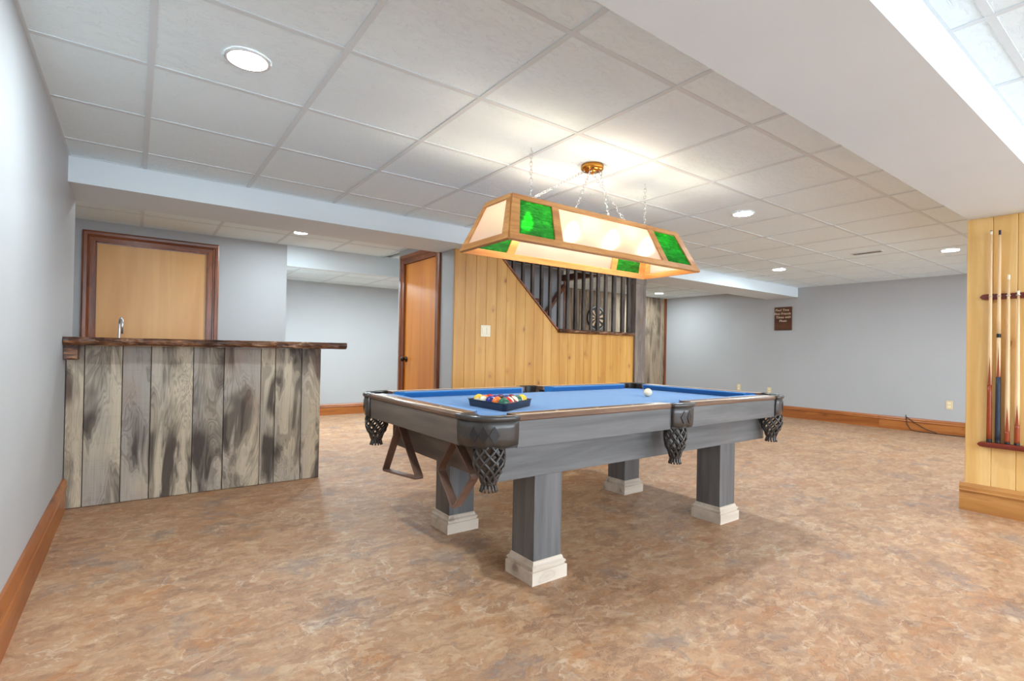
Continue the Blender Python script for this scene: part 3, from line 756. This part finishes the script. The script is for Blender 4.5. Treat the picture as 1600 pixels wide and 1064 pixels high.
# rows: first row runs along the tray side nearest the table end (from the far corner C2 to the near corner C1)
rows = [[('yellow', 1), ('orange', 1), ('blue', 0), ('orange', 0), ('green', 0)],
        [('red', 0), ('purple', 1), ('black', 0), ('red', 1)],
        [('purple', 0), ('blue', 1), ('maroon', 1)],
        [('maroon', 0), ('green', 1)], [('yellow', 0)]]
sph = MB(); sph.lathe([(max(BR*math.sin(math.pi*k/14), .0002), -BR*math.cos(math.pi*k/14)) for k in range(15)], (0, 0, 0), 24)
for r, row in enumerate(rows):
    for k, (cn, st) in enumerate(row):
        y = cen.y+(len(row)-1)*BR*1.005-k*2*BR*1.005; xx = cen.x-.0664+r*BR*1.741
        q = MB(); q.v, q.f, q.sm = [tuple(v) for v in sph.v], list(sph.f), list(sph.sm)
        o = q.build('pool_ball', ball_mat('ball_%s_%d' % (cn, st), bcol[cn], st), origin=(0, 0, 0))
        o.location = (xx, y, ZB+.0072+BR); o.rotation_euler = (random.uniform(.6, 1.4), random.uniform(0, 3), random.uniform(0, 3))
        tag(o, ('cream pool ball with a %s stripe in the black tray' if st else 'solid %s pool ball in the black tray') % cn, 'pool ball', 'pool balls in the tray')
q = MB(); q.v, q.f, q.sm = [tuple(v) for v in sph.v], list(sph.f), list(sph.sm)
o = q.build('cue_ball', plain('cue_ball_ivory', srgb(244, 226, 196), .12), origin=(0, 0, 0)); o.location = (2.83, 2.28, ZB+BR+.0003)
tag(o, 'ivory white cue ball alone on the blue felt', 'pool ball')

# ------------------------------------------------------------------ billiard lamp
LZ0, LZ1 = 1.60, 1.87
LB = (1.470, 3.052, 2.045, 2.515); LT = (1.568, 2.958, 2.165, 2.400)
lamp = empty('billiard_lamp', (2.26, 2.28, LZ0), 'long oak framed billiard lamp with frosted and green glass panes over the table', 'lamp')
def corner(u, v, bot): b = LB if bot else LT; return Vector((b[0] if u == 0 else b[1], b[2] if v == 0 else b[3], LZ0 if bot else LZ1))
def panel(bl, br, tr, tl, ax, mull, panes, bw=.038):
    """bars and panes in the plane of a trapezoid; mull = list of (u0,u1) mullions; panes = list of (u0,u1,mat)"""
    h = ((tl+tr)/2-(bl+br)/2).length; n = (br-bl).cross(tl-bl).normalized()
    c = Vector((2.26, 2.28, (LZ0+LZ1)/2))
    if n.dot((bl+tr)/2-c) < 0: n = -n
    def Q(u, v): return (bl.lerp(br, u)).lerp(tl.lerp(tr, u), v)
    vb, vt = bw/h, 1-bw*.85/h
    def bar(nm, u0, u1, v0, v1, t=.020, m=None):
        MB().quadprism([Q(u0, v0)-n*t*.5, Q(u1, v0)-n*t*.5, Q(u1, v1)-n*t*.5, Q(u0, v1)-n*t*.5], n, t).build(nm, m or OAK[ax], lamp, bevel=.0015 if nm != 'glass_pane' else 0, seg=1)
    bar('frame_rail', 0, 1, 0, vb); bar('frame_rail', 0, 1, vt, 1)
    for u0, u1 in mull: bar('frame_post', u0, u1, vb, vt)
    for u0, u1, m in panes: bar('glass_pane', u0, u1, vb, vt, .004, m)
mu = [(0, .036), (.189, .225), (.766, .80), (.958, 1)]
pn = [(.036, .189, GREEN), (.225, .766, FROST), (.80, .958, GREEN)]
panel(corner(0,0,1), corner(1,0,1), corner(1,0,0), corner(0,0,0), 'X', mu, pn)
panel(corner(0,1,1), corner(1,1,1), corner(1,1,0), corner(0,1,0), 'X', mu, pn)
mu2 = [(0, .12), (.88, 1)]; pn2 = [(.12, .88, FROST)]
panel(corner(0,0,1), corner(0,1,1), corner(0,1,0), corner(0,0,0), 'Y', mu2, pn2)
panel(corner(1,0,1), corner(1,1,1), corner(1,1,0), corner(1,0,0), 'Y', mu2, pn2)
for x in (1.79, 2.778): MB().box(x-.012, x+.012, LT[2]-.002, LT[3]+.002, LZ1-.024, LZ1-.004).build('crossbar', OAK['Y'], lamp)
MB().box(LT[0]-.01, LT[1]+.01, 2.275, 2.285, LZ1-.024, LZ1-.010).build('socket_bar', OAK['X'], lamp)
for x in (1.765, 2.110, 2.455, 2.80):
    MB().lathe([(.014, 0), (.016, -.003), (.016, -.022), (.013, -.026)], (x, 2.28, LZ1-.024), 14).build('socket', BRASS, lamp)
    MB().lathe([(.012, 0), (.014, -.012), (.026, -.045), (.030, -.062), (.026, -.080), (.014, -.091), (.001, -.094)], (x, 2.28, LZ1-.049), 14).build('bulb', BULB, lamp)
def chain(p0, p1, name, root, L=.032, r=.0018):
    p0, p1 = Vector(p0), Vector(p1); D = p1-p0; n = max(2, int(D.length/(L*.72))); t = D.normalized()
    u = t.orthogonal().normalized(); w = t.cross(u); m = MB()
    for k in range(n):
        c = p0+D*((k+.5)/n); a = u if k % 2 else w; pts = []
        for q in range(11):
            g = 2*math.pi*q/10; pts.append(c+t*math.cos(g)*L*.5+a*math.sin(g)*L*.26)
        m.tube(pts, r, 5, True, False)
    return m.build(name, CHROME, root)
CC = (2.25, 2.265)
MB().lathe([(.070, 0), (.070, -.020), (.062, -.030), (.040, -.034), (.012, -.036), (.010, -.05), (.002, -.054)], (CC[0], CC[1], CZ), 28).build('canopy', BRASS, lamp)
for sx, sy, X, Y in ((-1, -1, 2.03, LT[2]+.01), (1, -1, 2.31, LT[2]+.01), (-1, 1, 1.74, LT[3]-.01), (1, 1, 2.80, LT[3]-.01)):
    chain((CC[0]+sx*.04, CC[1]+sy*.03, CZ-.034), (X, Y, LZ1), 'chain', lamp)
for x in (1.79, 2.778):
    chain((x, 2.29, CZ-.03), (x, 2.285, LZ1-.004), 'chain', lamp)
    m = MB(); m.tube([(x, 2.29, CZ+.004), (x, 2.29, CZ-.008), (x+.010, 2.29, CZ-.016), (x+.010, 2.29, CZ-.028), (x, 2.29, CZ-.036), (x-.008, 2.29, CZ-.030)], .0028, 6); m.build('ceiling_hook', CHROME, lamp)

# ------------------------------------------------------------------ recessed lights, vent
def downlight(x, y, label, r=.072, z=CZ):
    root = empty('recessed_light', (x, y, z), label, 'light', 'recessed ceiling lights')
    MB().lathe([(r, -.004), (r+.012, -.004), (r+.012, .003), (r, .003)], (x, y, z), 28, caps=False).build('trim_ring', VINYL, root)
    MB().lathe([(r, -.0030), (r*.9, -.0042), (r*.5, -.0052), (.0005, -.0055)], (x, y, z), 28, caps=False).build('lens', LENS, root)
downlight(.343, 2.296, 'large recessed light in the ceiling near the left wall')
downlight(3.966, 2.263, 'recessed ceiling light to the right of the billiard lamp')
downlight(6.907, 3.427, 'recessed ceiling light nearest the small sign wall')
downlight(6.943, 1.646, 'recessed ceiling light beside the cue rack wall')
downlight(1.322, 5.427, 'recessed ceiling light above the bar, before the alcove', .060)
downlight(8.08, 6.28, 'tiny far recessed light beyond the newel post')
for x, y, w in ((-.0, 5.05, 'over the birch door'), (1.95, 5.05, 'before the orange closet door'), (5.9, 5.2, 'beyond the newel post')):
    downlight(x, y, 'added unseen recessed fill light behind the long soffit, %s' % w, .025)  # out of sight, added to brighten the doors and the zone past the newel
for x, w in ((1.75, 'left'), (2.6, 'middle'), (3.5, 'right')): downlight(x, 6.62, 'added unseen recessed fill light in the low alcove ceiling, %s' % w, .074, ZA)  # added fill to lift the dark alcove, placed where the header hides them
for x, y, w in ((.343, -1.3, 'by the left wall'), (2.15, -1.3, 'left of the middle'), (3.966, -1.3, 'right of the middle'), (6.94, -1.3, 'far to the right')):
    downlight(x, y, 'added unseen recessed fill light behind the viewpoint, %s' % w)  # unseen row added to brighten the left side and the cue wall
vent = empty('ceiling_vent', (6.47, 2.25, CZ), 'thin white slot vent in the ceiling tiles', 'vent')
MB().box(6.42, 6.52, 2.10, 2.40, CZ-.004, CZ+.003).build('vent_frame', VINYL, vent)
for k in range(3): MB().box(6.435+k*.027, 6.447+k*.027, 2.115, 2.385, CZ-.0055, CZ-.003).build('slot', BLACK, vent)

# ------------------------------------------------------------------ cue rack and cues
rack = empty('cue_rack', (XC, .78, .475), 'red mahogany cue rack of two wall bars on the pine planks', 'cue rack')
CY = [.888, .845, .799, .752, .706, .660]
def bar_outline(y0, y1, zc, h):
    n = .028; return [(0, y1, zc), (0, y1-n*.5, zc+h*.42), (0, y1-n, zc+h/2), (0, y0+n, zc+h/2), (0, y0+n*.5, zc+h*.42), (0, y0, zc), (0, y0+n*.5, zc-h*.42), (0, y0+n, zc-h/2), (0, y1-n, zc-h/2), (0, y1-n*.5, zc-h*.42)]
for nm, zc, h, t in (('top_bar', 1.474, .038, .022), ('foot_shelf', .474, .034, .055)):
    MB().quadprism([(XC-.0005, y, z) for _, y, z in bar_outline(.60, .948, zc, h)], (-1, 0, 0), t).build(nm, REDWOOD, rack, bevel=.004)
for y in CY:
    m = MB()
    pts = [(XC-.034+.012*math.cos(a), y+.012*math.sin(a), 1.474) for a in [R_(40+280*k/10)-R_(0) for k in range(11)]]
    m.tube([(XC-.021, y+.010, 1.474)]+[(XC-.034-.012*math.sin(math.pi*k/6), y+.012*math.cos(math.pi*k/6), 1.474) for k in range(7)]+[(XC-.021, y-.010, 1.474)], .0028, 6)
    m.build('clip', CHROME, rack)
def cue(y, ztop, zb, segs, label, tip):
    """segs: (name, z0 fraction, z1 fraction, material)"""
    X = XC-.036
    root = empty('pool_cue', (X, y, zb), label, 'pool cue', 'pool cues in the wall rack')
    L = ztop-zb
    rad = lambda u: .0148-(.0148-.0062)*u
    for nm, u0, u1, mat, extra in segs:
        MB().lathe([(rad(u0+(u1-u0)*k/6)+extra, L*(u0+(u1-u0)*k/6)) for k in range(7)], (X, y, zb), 14).build(nm, mat, root)
    return root, L, rad
MAPLE = wood('cue_maple', (srgb(238, 206, 162), srgb(230, 194, 148), srgb(212, 172, 124)), 'Z', 1, .3, .5, ring=.1)
CRED = plain('cue_red_butt', srgb(150, 66, 34), .25); CBLUE = plain('cue_blue_wrap', srgb(42, 50, 64), .5); CIV = plain('cue_ferrule', srgb(240, 232, 214), .4); CTIP = plain('cue_tip', srgb(52, 40, 66), .8)
def points(y, zb, L, u0, u1, rad, root, mat, n=4):
    """long splice points running up the forearm"""
    X = XC-.036; m = MB()
    for s in range(n):
        a = 2*math.pi*(s+.5)/n+.9; w = .62
        P = []
        for k in range(5):
            u = u0+(u1-u0)*k/4; r = rad(u)+.0006; ww = w*(1-k/4)+.01
            P.append([(X+r*math.cos(a+g), y+r*math.sin(a+g), zb+L*u) for g in (-ww, -ww/2, 0, ww/2, ww)])
        m.loft(P, False, False, True)
    m.build('splice_points', mat, root)
c1, L, rd = cue(CY[0], 1.920, .492, [('bumper', 0, .016, BLACK, .0), ('butt', .016, .27, CRED, 0), ('shaft', .27, .982, MAPLE, 0), ('ferrule', .982, .997, CIV, 0), ('tip', .997, 1, CTIP, 0)], 'tall maple cue with plain red butt, leftmost in the rack', 0)
points(CY[0], .492, L, .27, .40, rd, c1, CRED)
c2, L, rd = cue(CY[1], 1.916, .492, [('bumper', 0, .014, BLACK, .0), ('wrap', .014, .31, CBLUE, .0008), ('forearm', .31, .495, MAPLE, 0), ('joint', .495, .512, BLACK, .001), ('shaft', .512, .978, MAPLE, 0), ('tip', .978, 1, CTIP, 0)], 'tall maple cue with dark blue wrapped butt in the rack', 0)
points(CY[1], .492, L, .31, .45, rd, c2, CRED)
c3, L, rd = cue(CY[2], 1.612, .492, [('bumper', 0, .014, BLACK, 0), ('butt', .014, .075, CRED, 0), ('shaft', .075, .972, MAPLE, 0), ('ferrule', .972, 1, CIV, 0)], 'shorter maple cue with long red points, third from the left', 0)
points(CY[2], .492, L, .075, .22, rd, c3, CRED)
c4, L, rd = cue(CY[3], 1.502, .492, [('bumper', 0, .014, BLACK, 0), ('butt', .014, .13, CRED, 0), ('shaft', .13, .972, MAPLE, 0), ('ferrule', .972, 1, CIV, 0)], 'shortest maple cue at the right edge of the picture', 0)
points(CY[3], .492, L, .13, .26, rd, c4, CRED)

# ------------------------------------------------------------------ small wall things
def text_mesh(txt, size, name, mat, parent, loc, rot, shear=.2):
    cu = bpy.data.curves.new(name, 'FONT'); cu.body = txt; cu.size = size; cu.shear = shear; cu.extrude = .0008; cu.align_x = 'CENTER'; cu.resolution_u = 3
    t = bpy.data.objects.new('tmp', cu); COL.objects.link(t); bpy.context.view_layer.update()
    me = bpy.data.meshes.new_from_object(t.evaluated_get(bpy.context.evaluated_depsgraph_get())); bpy.data.objects.remove(t)
    me.materials.clear(); me.materials.append(mat)
    o = bpy.data.objects.new(name, me); COL.objects.link(o); o.parent = parent; o.location = Vector(loc)-wloc(parent); o.rotation_euler = rot; return o
sign = empty('wall_sign', (XR, 4.385, 1.485), 'small dark wooden sign with cream handwriting on the right wall', 'sign')
MB().box(XR-.018, XR-.001, 4.238, 4.532, 1.485, 1.885).build('board', SIGNWOOD, sign, bevel=.003)
for k, (txt, dy) in enumerate((('Pool Time', .015), ('Best Friends', .01), ('Times with', -.005), ('Music', -.0))):
    text_mesh(txt, .056, 'lettering', CREAM, sign, (XR-.0195, 4.385+dy, 1.815-k*.062), (R_(90), 0, R_(-90)))
def outlet(y, z, label, x=XR):
    root = empty('wall_outlet', (x, y, z), label, 'outlet', 'outlets on the right wall')
    MB().box(x-.006, x, y-.036, y+.036, z-.058, z+.058).build('plate', IVORY, root, bevel=.003)
    for dz in (-.024, .024): MB().box(x-.008, x-.004, y-.016, y+.016, z+dz-.014, z+dz+.014).build('receptacle', IVORY_W, root, bevel=.002)
outlet(2.129, .411, 'ivory outlet on the right wall nearest the cue rack')
outlet(5.178, .448, 'ivory outlet just above the far table rail, left one')
outlet(4.613, .425, 'ivory outlet behind the far right table corner')
sw = empty('light_switch', (2.874, YP, 1.245), 'cream double rocker light switch on the pine planks', 'light switch')
MB().box(2.816, 2.932, YP-.007, YP, 1.187, 1.303).build('plate', IVORY_W, sw, bevel=.003)
for x in (2.846, 2.902): MB().box(x-.017, x+.017, YP-.011, YP-.006, 1.212, 1.278).build('rocker', IVORY_W, sw, bevel=.002)
P = [(XR-.012, 2.62, .225), (XR-.034, 2.61, .200), (XR-.036, 2.60, .10), (XR-.045, 2.55, .02), (XR-.06, 2.45, .006), (XR-.05, 2.3, .006), (XR-.06, 2.1, .006), (XR-.05, 1.9, .006), (XR-.06, 1.6, .006)]
P = [Vector(p) for p in P]; Q = []
for i in range(len(P)-1):
    for k in range(4): Q.append(P[i].lerp(P[i+1], k/4))
cd = MB(); cd.tube(Q, .005, 6); cd.tube([(XR-.034, 2.61, .200), (XR-.036, 2.50, .12), (XR-.040, 2.38, .05), (XR-.05, 2.25, .012)], .005, 6)
cd.build('power_cord', BLACK, label='thin dark cord draped over the right baseboard onto the floor', cat='cord')
